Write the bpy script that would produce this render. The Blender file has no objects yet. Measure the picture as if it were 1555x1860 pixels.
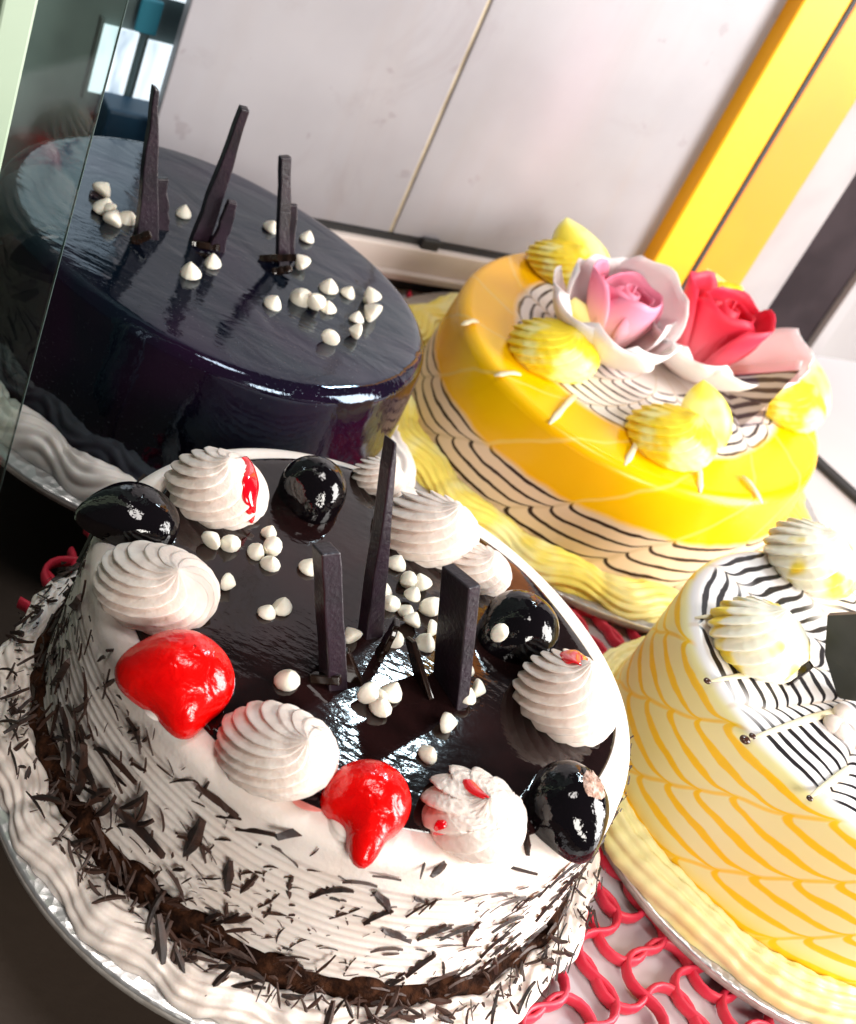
import bpy, math, random
from mathutils import Vector, Matrix
R_ = random.Random(7)
sc = bpy.context.scene
COL = sc.collection
PI = math.pi
# ------------------------------------------------------------------ camera
F, PITCH, ROLL, HC = 2311.6, math.radians(34.3545), math.radians(27.7048), 0.33257
FWD = Vector((0, math.cos(PITCH), -math.sin(PITCH)))
_r = Vector((1, 0, 0)); _u = _r.cross(FWD)
CR = math.cos(ROLL) * _r + math.sin(ROLL) * _u
CU = -math.sin(ROLL) * _r + math.cos(ROLL) * _u
CAM = Vector((0, 0, HC))
cd = bpy.data.cameras.new('camera'); co = bpy.data.objects.new('camera', cd); COL.objects.link(co)
m = Matrix((CR, CU, -FWD)).transposed().to_4x4(); m.translation = CAM; co.matrix_world = m
cd.sensor_fit = 'VERTICAL'; cd.sensor_height = 36.0; cd.sensor_width = 36.0
cd.lens = F / 1860.0 * 36.0; cd.clip_start = 0.01; cd.clip_end = 50
cd.dof.use_dof = True; cd.dof.focus_distance = 0.40; cd.dof.aperture_fstop = 18
sc.camera = co
# ------------------------------------------------------------------ light
w = bpy.data.worlds.new('World'); sc.world = w; w.use_nodes = True
w.node_tree.nodes['Background'].inputs[0].default_value = (0.95, 0.97, 1.0, 1)
w.node_tree.nodes['Background'].inputs[1].default_value = 0.04
sc.view_settings.view_transform = 'Standard'; sc.view_settings.look = 'None'
sc.view_settings.exposure = 0.78; sc.view_settings.gamma = 1.0
def area(name, loc, target, sx, sy, power, col):
    l = bpy.data.lights.new(name, 'AREA'); l.shape = 'RECTANGLE'; l.size = sx; l.size_y = sy
    l.energy = power; l.color = col
    o = bpy.data.objects.new(name, l); COL.objects.link(o); o.location = loc
    o.rotation_euler = (Vector(target) - Vector(loc)).to_track_quat('-Z', 'Y').to_euler()
    return o
area('shop_front_light', (1.10, 0.52, 0.50), (0.06, 0.40, 0.04), 0.55, 0.95, 20, (1.0, 0.97, 0.94))
area('window_light', (0.075, 1.03, 0.80), (0.02, 0.30, 0.07), 0.085, 0.07, 2.2, (0.70, 0.90, 1.0))
area('ceiling_light', (-0.10, 0.10, 2.0), (0.0, 0.45, 0.0), 0.45, 0.45, 6.5, (1.0, 0.94, 0.90))
area('street_light', (0.62, -0.50, 0.55), (0.10, 0.42, 0.03), 0.40, 0.34, 6.5, (1.0, 0.95, 0.88))
sc.render.film_transparent = False
sc.cycles.max_bounces = 8; sc.cycles.transparent_max_bounces = 8
sc.cycles.use_denoising = True; sc.cycles.caustics_reflective = False; sc.cycles.caustics_refractive = False

# ------------------------------------------------------------------ helpers
def ray(px, py):
    return FWD + (px - 777.5) / F * CR - (py - 930.0) / F * CU
def at(px, py, z):                       # a place of the photo at height z
    d = ray(px, py); return CAM + d * ((z - HC) / d.z)
def on_plane(px, py, p, n):
    d = ray(px, py); return CAM + d * ((p - CAM).dot(n) / d.dot(n))
def up_from(base, px, py):               # end of an upright stick that stands on base
    n = Vector((base.x, base.y, 0)).normalized(); return on_plane(px, py, base, n)
def dist(p): return (p - CAM).dot(FWD)
def px_len(n, p): return n * dist(p) / F

def obj(name, data, mat=None, parent=None, smooth=True, label=None):
    """data: mesh or (verts, faces[, uvs])"""
    if not isinstance(data, bpy.types.Mesh):
        me = bpy.data.meshes.new(name)
        me.from_pydata([tuple(v) for v in data[0]], [], data[1])
        if len(data) > 2 and data[2]:
            uv = me.uv_layers.new(name='UVMap'); uvs = data[2]
            for l in me.loops: uv.data[l.index].uv = uvs[l.vertex_index]
        if smooth:
            me.polygons.foreach_set('use_smooth', [True] * len(me.polygons))
        me.update(); data = me
    if mat and not data.materials: data.materials.append(mat)
    o = bpy.data.objects.new(name, data); COL.objects.link(o)
    if parent: o.parent = parent
    if label: o['label'] = label
    return o
def thing(name, label, cat, loc=(0, 0, 0), group=None):
    o = bpy.data.objects.new(name, None); COL.objects.link(o); o.location = loc
    o['label'] = label; o['category'] = cat; o.empty_display_size = 0.01
    if group: o['group'] = group
    return o
def tag(o, label, cat, group=None):
    o['label'] = label; o['category'] = cat
    if group: o['group'] = group
    return o
def structure(o): o['kind'] = 'structure'; return o

def box(x0, x1, y0, y1, z0, z1):
    v = [(x, y, z) for z in (z0, z1) for y in (y0, y1) for x in (x0, x1)]
    f = [(0, 2, 3, 1), (4, 5, 7, 6), (0, 1, 5, 4), (2, 6, 7, 3), (0, 4, 6, 2), (1, 3, 7, 5)]
    return v, f
def bevel(o, width=0.0008, seg=2):
    b = o.modifiers.new('bevel', 'BEVEL'); b.width = width; b.segments = seg; b.limit_method = 'ANGLE'
    return o
def lathe(prof, n=96, e=(0, 0), disp=None):
    """prof: (r, z) list; uv = (turn, length along profile)"""
    V, Fc, UV = [], [], []; s = 0; S = []
    for i, (r, z) in enumerate(prof):
        if i: s += math.hypot(r - prof[i-1][0], z - prof[i-1][1])
        S.append(s)
    for i, (r, z) in enumerate(prof):
        for j in range(n + 1):
            t = 2 * PI * j / n
            k = 1 + e[0] * math.cos(2 * t) + e[1] * math.sin(2 * t)
            rr, zz = (r, z) if disp is None else disp(r, z, t, S[i])
            V.append((rr * k * math.cos(t), rr * k * math.sin(t), zz)); UV.append((j / n, S[i]))
    for i in range(len(prof) - 1):
        for j in range(n):
            a = i * (n + 1) + j; Fc.append((a, a + n + 1, a + n + 2, a + 1))
    return V, Fc, UV
def disc_prof(r, z, steps=10): return [(r * i / steps, z) for i in range(steps + 1)]
def tube(pts, rad, n=8, flat=1.0, cap=True):
    """sweep along pts, rad: number or list; flat: height factor in z"""
    V, Fc = [], []
    for i, p in enumerate(pts):
        p = Vector(p)
        d = (Vector(pts[min(i+1, len(pts)-1)]) - Vector(pts[max(i-1, 0)])).normalized()
        s = d.cross(Vector((0, 0, 1)))
        if s.length < 1e-4: s = Vector((1, 0, 0))
        s.normalize(); u = s.cross(d).normalized()
        r = rad[i] if isinstance(rad, (list, tuple)) else rad
        for k in range(n):
            a = 2 * PI * k / n
            V.append(p + s * r * math.cos(a) + u * r * flat * math.sin(a))
    for i in range(len(pts) - 1):
        for k in range(n):
            a, b = i * n + k, i * n + (k + 1) % n
            Fc.append((a, b, b + n, a + n))
    if cap:
        Fc.append(tuple(range(n))[::-1]); Fc.append(tuple(range((len(pts)-1)*n, len(pts)*n)))
    return V, Fc
def merge(parts):
    V, Fc = [], []
    for v, f in parts:
        o = len(V); V += [tuple(x) for x in v]; Fc += [tuple(i + o for i in q) for q in f]
    return V, Fc
def sm(a, b, x):
    t = min(1, max(0, (x - a) / (b - a))); return t * t * (3 - 2 * t)

# ------------------------------------------------------------------ materials
class NT:
    def __init__(s, name):
        s.m = bpy.data.materials.new(name); s.m.use_nodes = True; s.t = s.m.node_tree
        s.b = s.t.nodes['Principled BSDF']
    def n(s, kind, **kw):
        x = s.t.nodes.new(kind)
        for k, v in kw.items(): setattr(x, k, v)
        return x
    def link(s, a, b): s.t.links.new(a, b)
    def put(s, sock, v):
        if isinstance(v, (int, float)): sock.default_value = v
        elif isinstance(v, (tuple, list)): sock.default_value = tuple(v) + (1,) * (4 - len(v)) if sock.type == 'RGBA' else v
        else: s.link(v, sock)
    def math(s, op, a, b=0.0, c=0.0):
        x = s.n('ShaderNodeMath', operation=op)
        s.put(x.inputs[0], a); s.put(x.inputs[1], b)
        if len(x.inputs) > 2: s.put(x.inputs[2], c)
        return x.outputs[0]
    def mix(s, f, a, b):
        x = s.n('ShaderNodeMix', data_type='RGBA'); s.put(x.inputs['Factor'], f); s.put(x.inputs[6], a); s.put(x.inputs[7], b)
        return x.outputs[2]
    def coords(s, kind='Object'):
        return s.n('ShaderNodeTexCoord').outputs[kind]
    def noise(s, scale, detail=3, vec=None, rough=0.5, dist=0.0):
        x = s.n('ShaderNodeTexNoise'); x.inputs['Scale'].default_value = scale; x.inputs['Detail'].default_value = detail
        x.inputs['Roughness'].default_value = rough; x.inputs['Distortion'].default_value = dist
        s.link(vec if vec is not None else s.coords(), x.inputs['Vector']); return x.outputs['Fac']
    def ramp(s, f, lo, hi):
        x = s.n('ShaderNodeMapRange'); x.interpolation_type = 'SMOOTHSTEP'
        s.put(x.inputs[0], f); x.inputs[1].default_value = lo; x.inputs[2].default_value = hi; return x.outputs[0]
    def scale(s, v, sx, sy, sz):
        x = s.n('ShaderNodeMapping'); s.link(v, x.inputs[0]); x.inputs[3].default_value = (sx, sy, sz); return x.outputs[0]
    def bump(s, h, strength=0.3, distance=0.001):
        x = s.n('ShaderNodeBump'); x.inputs['Strength'].default_value = strength; x.inputs['Distance'].default_value = distance
        s.put(x.inputs['Height'], h); s.link(x.outputs[0], s.b.inputs['Normal']); return x.outputs[0]
    def set(s, **kw):
        for k, v in kw.items(): s.put(s.b.inputs[k.replace('_', ' ')], v)
        return s
def simple(name, col, rough=0.5, col2=None, nscale=40, bump=0.0, bscale=400, bdist=0.0006, **kw):
    t = NT(name)
    c = col if col2 is None else t.mix(t.ramp(t.noise(nscale), 0.35, 0.65), col, col2)
    t.set(Base_Color=c, Roughness=rough, **kw)
    if bump: t.bump(t.noise(bscale, 4), bump, bdist)
    return t.m
SSS = dict(Subsurface_Weight=0.25, Subsurface_Scale=0.004, Subsurface_Radius=(1.0, 0.6, 0.4))
M = {}
M['cream'] = simple('whipped_cream', (0.79, 0.68, 0.61), 0.55, (0.83, 0.74, 0.68), 60, 0.22, 700, 0.0007, **SSS)
M['cream_piped'] = simple('piped_cream', (0.74, 0.61, 0.54), 0.55, (0.79, 0.68, 0.61), 1.4, 0.25, 14, 0.0008, **SSS)
M['cream_cold'] = simple('pale_cream', (0.78, 0.74, 0.70), 0.5, (0.82, 0.78, 0.74), 60, 0.1, 900, 0.0005, **SSS)
M['ganache'] = None
def ganache():
    t = NT('chocolate_ganache')
    n1 = t.noise(30, 3, dist=0.6); n2 = t.noise(210, 3, t.scale(t.coords(), 1, 2.2, 1))
    t.set(Base_Color=t.mix(t.ramp(n1, 0.4, 0.65), (0.007, 0.003, 0.003), (0.014, 0.005, 0.005)), Roughness=0.055)
    t.bump(t.math('ADD', n1, t.math('MULTIPLY', n2, 0.22)), 0.20, 0.0016); return t.m
M['ganache'] = ganache()
def mirror_glaze():
    t = NT('dark_mirror_glaze')
    n1 = t.noise(24, 3, t.scale(t.coords(), 1, 2.4, 1), dist=0.8); n2 = t.noise(330, 3, t.scale(t.coords(), 1, 3.0, 1)); n3 = t.noise(11, 2, dist=1.0); sp = t.noise(900, 1)
    t.set(Base_Color=t.mix(t.ramp(n3, .4, .65), (0.001, 0.003, 0.007), (0.009, 0.002, 0.011)), Roughness=t.math('ADD', .05, t.math('MULTIPLY', t.ramp(n1, .48, .75), .10)), IOR=1.66, Specular_Tint=(0.62, 0.80, 1.0))
    t.bump(t.math('ADD', t.math('ADD', n1, t.math('MULTIPLY', n2, 0.07)), t.math('MULTIPLY', t.ramp(sp, .70, .74), .10)), 0.34, 0.0024); return t.m
M['glaze_dark'] = mirror_glaze()
M['choc'] = simple('dark_chocolate', (0.007, 0.003, 0.007), 0.36, (0.015, 0.006, 0.013), 90, 0.35, 700, 0.0006)
M['choc_brown'] = simple('shaved_chocolate', (0.010, 0.0035, 0.002), 0.55, (0.045, 0.016, 0.008), 2, 0.3, 8, 0.0006)
M['choc_gold'] = simple('glazed_chocolate_bit', (0.012, 0.006, 0.004), 0.10)
M['chip'] = simple('white_chocolate', (0.80, 0.74, 0.62), 0.42, (0.84, 0.79, 0.68), 2, 0.2, 5, 0.0006, **SSS)
M['black'] = simple('black_glaze', (0.003, 0.002, 0.003), 0.04, None, 40, 0.25, 1.6, 0.003)
def cherry_mat():
    t = NT('red_cherry_glaze')
    n = t.noise(2.2, 3, dist=0.5)
    t.set(Base_Color=t.mix(t.ramp(n, .3, .8), (0.70, 0.0, 0.0), (0.80, 0.003, 0.002)), Roughness=0.16,
          Subsurface_Weight=0.30, Subsurface_Scale=0.005, Subsurface_Radius=(1.0, 0.08, 0.05))
    t.bump(t.math('ADD', n, t.math('MULTIPLY', t.noise(9, 3), .10)), 0.30, 0.0030); return t.m
M['cherry'] = cherry_mat()
M['syrup'] = simple('red_syrup', (0.75, 0.0, 0.008), 0.12, Coat_Weight=1.0)
def foil():
    t = NT('silver_foil_board')
    n = t.noise(90, 4); v = t.n('ShaderNodeTexVoronoi'); v.inputs['Scale'].default_value = 260; t.link(t.coords(), v.inputs['Vector'])
    t.set(Base_Color=(0.72, 0.71, 0.70), Metallic=0.85, Roughness=0.32)
    t.bump(t.math('ADD', t.math('MULTIPLY', n, 0.8), v.outputs['Distance']), 0.5, 0.0007); return t.m
M['foil'] = foil()
M['card'] = simple('board_card_edge', (0.30, 0.27, 0.24), 0.7, (0.42, 0.39, 0.36), 200)
def two_tone(name, a, b, sc_=55, lo=0.42, hi=0.6):
    t = NT(name)
    n = t.noise(sc_, 2)
    t.set(Base_Color=t.mix(t.ramp(n, lo, hi), a, b), Roughness=0.45, **SSS); t.bump(t.noise(sc_ * 12, 3), 0.15, 0.0006); return t.m
M['yellow_cream'] = two_tone('yellow_streaked_cream', (0.93, 0.70, 0.02), (0.93, 0.86, 0.32), 1.3)
M['pale_yellow'] = two_tone('white_yellow_cream', (0.90, 0.86, 0.70), (0.93, 0.72, 0.08), 1.1, 0.48, 0.62)
M['border_yellow'] = two_tone('yellow_border_cream', (0.90, 0.74, 0.14), (0.90, 0.82, 0.36), 40)
M['border_pale'] = two_tone('pale_border_cream', (0.84, 0.78, 0.40), (0.84, 0.76, 0.30), 30)

def web(t, N, skew, amp, pitch, width, phase=0.0, power=3.0, wob=0.0):
    """dragged feather lines: returns (line mask, stroke mask, sector coordinate, v)"""
    uv = t.n('ShaderNodeUVMap').outputs[0]
    s = t.n('ShaderNodeSeparateXYZ'); t.link(uv, s.inputs[0]); U, V = s.outputs[0], s.outputs[1]
    wn = t.math('MULTIPLY', t.math('SUBTRACT', t.noise(28, 2), 0.5), 0.40 + wob)
    f = t.math('FRACT', t.math('ADD', t.math('ADD', t.math('MULTIPLY', U, N), t.math('MULTIPLY', V, skew)), t.math('ADD', wn, phase)))
    d = t.math('ABSOLUTE', t.math('SUBTRACT', t.math('MULTIPLY', f, 2), 1))        # 1 at a stroke
    p = t.math('ADD', V, t.math('MULTIPLY', t.math('POWER', d, power), amp))
    p = t.math('ADD', p, t.math('MULTIPLY', t.math('SUBTRACT', t.noise(50, 3), 0.5), 0.0036))
    q = t.math('ABSOLUTE', t.math('SUBTRACT', t.math('FRACT', t.math('DIVIDE', p, pitch)), 0.5))
    thin = t.math('MULTIPLY', width, t.math('SUBTRACT', 1.15, t.math('MULTIPLY', d, 0.55)))
    thin = t.math('MULTIPLY', thin, t.math('ADD', 0.55, t.math('MULTIPLY', t.noise(75, 3), 0.9)))
    line = t.math('SUBTRACT', 1.0, t.ramp(t.math('SUBTRACT', q, thin), -0.035, 0.035))
    stroke = t.ramp(d, 0.90, 0.985)
    return line, stroke, f, V

# ------------------------------------------------------------------ setting
WA = math.radians(39.0)
WD = Vector((math.cos(WA), math.sin(WA), 0)); WN = Vector((math.sin(WA), -math.cos(WA), 0))   # along / towards the camera
WP = Vector((-0.070, 0.692, 0))
def wall_t(px, py, off=0.0):             # (distance along the wall, height) of a pixel on the wall plane moved off towards the camera
    p = on_plane(px, py, WP + WN * off, WN); return (p - WP).dot(WD), p.z
def wbox(t0, t1, o0, o1, z0, z1):        # box in wall coordinates: along, out from the wall, up
    v, f = box(t0, t1, o0, o1, z0, z1)
    return [WP + WD * a + WN * b + Vector((0, 0, c)) for a, b, c in v], f
ZS = -0.0064                              # top of the white shelf sheet
def shelf_mat():
    t = NT('white_shelf_sheet'); n = t.noise(9, 4)
    t.set(Base_Color=t.mix(n, (0.50, 0.48, 0.50), (0.62, 0.61, 0.63)), Roughness=t.math('ADD', 0.22, t.math('MULTIPLY', n, 0.2)))
    t.bump(t.noise(120, 3), 0.08, 0.001); return t.m
def brown_mat():
    t = NT('dark_counter'); n = t.noise(14, 5)
    t.set(Base_Color=t.mix(n, (0.030, 0.020, 0.015), (0.080, 0.055, 0.040)), Roughness=0.55); t.bump(t.noise(200, 4), 0.2, 0.0008); return t.m
structure(obj('counter', box(-3, 3, -1.0, 4, -0.06, -0.05), brown_mat(), smooth=False))
# white shelf sheet: front-left edge runs under the black forest board
sh = [(-0.228, 0.50), (-0.175, 0.425), (-0.105, 0.385), (-0.085, 0.335), (-0.05, 0.262), (0.075, 0.250), (0.06, 0.08), (0.9, 0.02), (1.6, 1.0), (0.6, 1.9), (-0.228, 0.58)]
V = [(x, y, ZS) for x, y in sh] + [(x, y, ZS - 0.010) for x, y in sh]; k = len(sh)
Fc = [tuple(range(k)), tuple(range(k, 2*k))[::-1]] + [(i, i + k, (i+1) % k + k, (i+1) % k) for i in range(k)]
structure(obj('shelf', (V, Fc), shelf_mat(), smooth=False))

def door_mat():
    t = NT('grey_door_sheet'); c = t.coords('Object')
    n = t.noise(5, 5, c, 0.6); s = t.noise(60, 4, t.scale(c, 1, 1, 0.08)); sp = t.noise(70, 2, c)
    base = t.mix(t.ramp(n, 0.3, 0.7), (0.28, 0.265, 0.285), (0.35, 0.335, 0.36))
    base = t.mix(t.math('MULTIPLY', t.ramp(s, 0.5, 0.8), 0.35), base, (0.30, 0.26, 0.25))
    base = t.mix(t.math('MULTIPLY', t.ramp(sp, 0.70, 0.76), 0.45), base, (0.22, 0.19, 0.20))
    base = t.mix(t.math('MULTIPLY', t.ramp(t.noise(13, 5, c, .65, .8), 0.56, 0.74), 0.5), base, (0.25, 0.225, 0.235))
    base = t.mix(t.math('MULTIPLY', t.ramp(t.noise(7, 2, t.scale(c, 1, 1, .4)), 0.5, 0.8), 0.4), base, (0.44, 0.33, 0.38))
    t.set(Base_Color=base, Roughness=0.34); t.bump(t.noise(20, 4), 0.08, 0.003); return t.m
DM = door_mat()
M['alu'] = simple('painted_rail', (0.74, 0.66, 0.62), 0.35, (0.66, 0.58, 0.54), 25)
M['gasket'] = simple('black_gasket', (0.02, 0.02, 0.022), 0.6)
tl, _ = wall_t(296, 206); t_seam = wall_t(726, 411)[0]; t_post = wall_t(1183, 460)[0]
z_gask = wall_t(760, 453)[1]
door = thing('sliding_door', 'pale grey sliding door of two sheets behind the cakes', 'door', WP + WD * tl)
def wpart(name, geo, mat, parent, bev=0.0, label=None):
    o = obj(name, geo, mat, parent, smooth=False, label=label); o.matrix_parent_inverse = Matrix.Translation(parent.location).inverted()
    if bev: bevel(o, bev)
    return o
wpart('door_sheet', wbox(tl, t_seam - 0.0012, -0.014, -0.006, z_gask + .004, 0.48), DM, door, 0.001)
wpart('door_sheet', wbox(t_seam + 0.0012, t_post + .02, -0.014, -0.006, z_gask + .004, 0.48), DM, door, 0.001)
M['seam'] = simple('seam_filler', (0.50, 0.42, 0.30), 0.6, (0.30, 0.24, 0.17), 30)
wpart('seam_strip', wbox(t_seam - 0.0012, t_seam + 0.0012, -0.013, -0.0075, z_gask + .004, 0.48), M['seam'], door)
wpart('gasket', wbox(tl, t_post + .02, -0.016, -0.005, z_gask, z_gask + 0.004), M['gasket'], door)
tc, zc = wall_t(783, 452); wpart('door_clip', wbox(tc - .006, tc + .006, -.005, -.001, zc - .003, zc + .005), M['gasket'], door, .0012)
rail = thing('door_rail', 'cream painted bottom rail under the grey sliding door', 'rail', WP + WD * tl)
wpart('rail_face', wbox(tl, t_post + .02, -0.02, 0.0, 0.004, z_gask), M['alu'], rail, 0.0012)
wpart('rail_lip', wbox(tl, t_post + .02, 0.0, 0.005, 0.004, 0.009), M['alu'], rail, 0.001)
wpart('rail_foot', wbox(tl, t_post + .02, -0.02, -0.004, ZS, 0.004), M['gasket'], rail)
# gold post with a dark seam
gold = simple('gold_laminate', (0.92, 0.39, 0.0), 0.38, (0.92, 0.45, 0.0), 8, 0.05, 30, 0.002)
gold2 = simple('orange_gold_laminate', (0.90, 0.24, 0.0), 0.38, (0.92, 0.30, 0.0), 8, 0.05, 30, 0.002)
tp1 = wall_t(1337, 510)[0]; tsm = wall_t(1260, 491, .006)[0]
post = thing('gold_post', 'bright golden yellow upright post with dark central seam', 'post', WP + WD * t_post)
wpart('gold_face', wbox(t_post, tsm - .0016, -0.03, 0.006, ZS, 0.50), gold, post, 0.0015)
wpart('gold_face', wbox(tsm + .0016, tp1, -0.03, 0.006, ZS, 0.50), gold2, post, 0.0015)
wpart('seam', wbox(tsm - .0016, tsm + .0016, -0.02, 0.0066, ZS, 0.50), M['gasket'], post)
tw = wall_t(1386, 583)[0]; td = wall_t(1497, 600)[0]; te = wall_t(1470, 674)[0]
white_trim = simple('white_trim_paint', (0.34, 0.315, 0.32), 0.6, (0.29, 0.265, 0.27), 18)
tag(bevel(obj('white_trim', wbox(tp1 + .0005, tw, -0.03, -0.002, ZS, 0.50), white_trim, smooth=False), .001), 'narrow white upright trim right of the golden post', 'trim')
grey_pl = simple('dark_grey_panel', (0.016, 0.010, 0.012), 0.7, (0.028, 0.019, 0.022), 20, Specular_IOR_Level=0.15)
tag(bevel(obj('dark_panel', wbox(tw + .0005, td, -0.03, -0.006, ZS, 0.50), grey_pl, smooth=False), .001), 'dark grey upright panel between two white trims', 'panel')
tag(bevel(obj('white_trim', wbox(td + .0005, td + .012, -0.03, -0.001, ZS, 0.50), white_trim, smooth=False), .001), 'thin white upright trim at far right edge', 'trim')
grey_wall = simple('grey_wall_paint', (0.26, 0.24, 0.24), 0.6, (0.32, 0.30, 0.30), 6)
structure(obj('wall', wbox(td + .0125, td + .8, -0.03, -0.004, ZS, 0.50), grey_wall, smooth=False))
# dark track on the shelf at right
a, b = at(1470, 832, ZS), at(1580, 933, ZS); dr = (b - a).normalized(); sd = Vector((-dr.y, dr.x, 0))
tr = []
for zz in (ZS + .0003, ZS + .004):
    for q in (a - dr * .02, b + dr * .15):
        for sgn in (-.004, .004): tr.append(Vector((q.x, q.y, 0)) + sd * sgn + Vector((0, 0, zz)))
trk = obj('shelf_track', (tr, [(0, 2, 3, 1), (4, 5, 7, 6), (0, 1, 5, 4), (2, 6, 7, 3), (0, 4, 6, 2), (1, 3, 7, 5)]), M['gasket'], smooth=False)
tag(trk, 'dark sliding track on the shelf behind yellow cakes', 'track')
# the dim room beyond the left end of the door
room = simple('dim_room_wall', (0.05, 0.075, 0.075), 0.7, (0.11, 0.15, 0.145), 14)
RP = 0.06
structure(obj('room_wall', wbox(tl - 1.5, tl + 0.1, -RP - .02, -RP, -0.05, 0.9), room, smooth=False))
def rp(px, py, off=0.004): p = on_plane(px, py, WP - WN * (RP - off), WN); return (p - WP).dot(WD), p.z
def glow(name, col, st):
    t = NT(name); c = t.coords('Object'); n = t.noise(38, 3, t.scale(c, 1, 1, 0.30), dist=0.6)
    t.set(Base_Color=(0.1, 0.1, 0.1), Roughness=0.5, Emission_Color=t.mix(t.ramp(n, 0.30, 0.50), (0.03, 0.13, 0.26), col), Emission_Strength=st); return t.m
gl = glow('daylight_beyond_window', (0.80, 0.92, 1.0), 0.75)
win = thing('lit_window', 'blue white daylit window beyond the left end of the door', 'window', WP - WN * RP)
for x0, x1, y0 in ((158, 226, 165), (236, 352, 190)):
    ta, za = rp(x0, y0); tb, _ = rp(x1, y0)
    wpart('window_pane', wbox(ta, tb, -RP + .001, -RP + .004, za, za + .036), gl, win)
    wpart('window_frame', wbox(ta - .002, ta - .0003, -RP + .001, -RP + .006, za - .004, za + .040), room, win)
    wpart('window_pane', wbox(ta - .03, tb, -RP + .001, -RP + .004, za + .060, za + .16), gl, win)
blue = simple('dark_blue_crate', (0.006, 0.050, 0.100), 0.5, (0.004, 0.028, 0.06), 18)
tb0 = rp(185, 205, .02)[0]
tag(bevel(obj('blue_crate', wbox(tb0, tb0 + .10, -RP + .008, -RP + .03, -.049, rp(300, 205, .02)[1]), blue, smooth=False), .002), 'dark blue crate in the dim room beyond the door', 'crate')
teal = simple('teal_cloth', (0.02, 0.20, 0.28), 0.6, (0.015, 0.12, 0.17), 10)
ta, za = rp(240, 50); tb, zb = rp(282, 50)
tag(bevel(obj('teal_sign', wbox(ta, tb, -RP + .006, -RP + .009, za, za + .018), teal, smooth=False), .001), 'small teal panel hanging above the lit window', 'panel')
# front glass pane with its pale green post, left edge
gp = at(57, 746, 0.0).normalized()
az = math.radians(-22.35); fp = Vector((math.sin(az), math.cos(az), 0)) * 0.375
azp0, azp1 = math.radians(-26.0), math.radians(-27.4)
pp = Vector((math.sin(azp0), math.cos(azp0), 0))
pd = WD
def along(azv):                            # distance along the pane line (through fp, direction pd) at an azimuth
    dx = Vector((math.sin(azv), math.cos(azv), 0)); nrm = Vector((-dx.y, dx.x, 0)); return -fp.dot(nrm) / pd.dot(nrm)
def pbox(t0, t1, o0, o1, z0, z1):
    v, f = box(t0, t1, o0, o1, z0, z1)
    return [fp + pd * a_ + WN * b_ + Vector((0, 0, c_)) for a_, b_, c_ in v], f
def glass_mat():
    t = NT('clear_green_glass'); t.t.nodes.remove(t.b)
    tr_ = t.n('ShaderNodeBsdfTransparent'); tr_.inputs[0].default_value = (0.90, 0.97, 0.93, 1)
    g = t.n('ShaderNodeBsdfGlossy'); g.inputs['Roughness'].default_value = 0.03
    fr = t.n('ShaderNodeFresnel'); fr.inputs[0].default_value = 1.45
    mx = t.n('ShaderNodeMixShader'); t.link(fr.outputs[0], mx.inputs[0]); t.link(tr_.outputs[0], mx.inputs[1]); t.link(g.outputs[0], mx.inputs[2])
    t.link(mx.outputs[0], t.t.nodes['Material Output'].inputs[0]); return t.m
GL = glass_mat()
tA, tB = along(azp0), 0.0
pane = thing('glass_pane', 'clear green tinted glass pane at left beside the dark cake', 'glass', fp)
wpart('glass_sheet', pbox(tA, tB, -.0015, .0015, ZS, 0.6), GL, pane)
edge = simple('polished_glass_edge', (0.11, 0.15, 0.15), 0.3)
wpart('polished_edge', pbox(tB + .0001, tB + .0003, -.0008, .0008, ZS, 0.6), edge, pane)
green = simple('pale_green_aluminium', (0.36, 0.46, 0.34), 0.4, (0.42, 0.52, 0.40), 12)
fpost = thing('aluminium_post', 'pale green aluminium upright at the left edge of view', 'post', fp + pd * tA)
t1 = along(azp1)
wpart('post_face', pbox(t1, tA - .0002, -.006, .006, ZS, 0.6), green, fpost, .0008)
wpart('post_groove', pbox(t1 - .006, t1 - .0002, -.006, .003, ZS, 0.6), M['gasket'], fpost)
wpart('post_face', pbox(t1 - .022, t1 - .0062, -.006, .006, ZS, 0.6), green, fpost, .0008)

# red plastic mat of wavy linked strands
red_pl = simple('red_plastic', (0.62, 0.022, 0.055), 0.45, (0.68, 0.040, 0.075), 30)
mat_o = thing('red_mat', 'red openwork plastic mat of wavy loops under the cake boards', 'mat', (0.15, 0.5, ZS))
L = 0.0185; ma = math.radians(8)
def mpt(x, y): return Vector((0.15 + x * math.cos(ma) - y * math.sin(ma), 0.5 + x * math.sin(ma) + y * math.cos(ma), 0))
def in_mat(p): return -0.116 < p.x < 0.34 and p.y > 0.285 - 0.25 * (p.x - 0.0) - (0.08 if p.x > .05 else 0) and (p - WP).dot(WN) > 0.004 and p.x * 0.9 + p.y < 0.80
def wave_pts(direction, k):
    pts = []
    for i in range(-30, 30):
        for j in range(8):
            u = j / 8
            sgn = 1 if i % 2 == 0 else -1
            a_ = PI * u; bulge = sgn * L * 0.40 * math.sin(a_)
            x = (i + u - 0.07 * math.sin(2 * a_)) * L; y = k * L + bulge
            pts.append(mpt(x, y) if direction == 0 else mpt(y, x))
    runs, cur = [], []
    for p in pts:
        if in_mat(p): cur.append(Vector((p.x, p.y, ZS + 0.00287)))
        else:
            if len(cur) > 6: runs.append(cur)
            cur = []
    if len(cur) > 6: runs.append(cur)
    return runs
for direction in (0, 1):
    for k in range(-28, 28):
        for run in wave_pts(direction, k):
            if direction: run = [p + Vector((0, 0, 0.0006)) for p in run]
            wpart('loop_strand', tube(run, 0.00132, 8, 2.15), red_pl, mat_o).data.polygons.foreach_set('use_smooth', [True] * (8 * (len(run) - 1) + 2))

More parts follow.
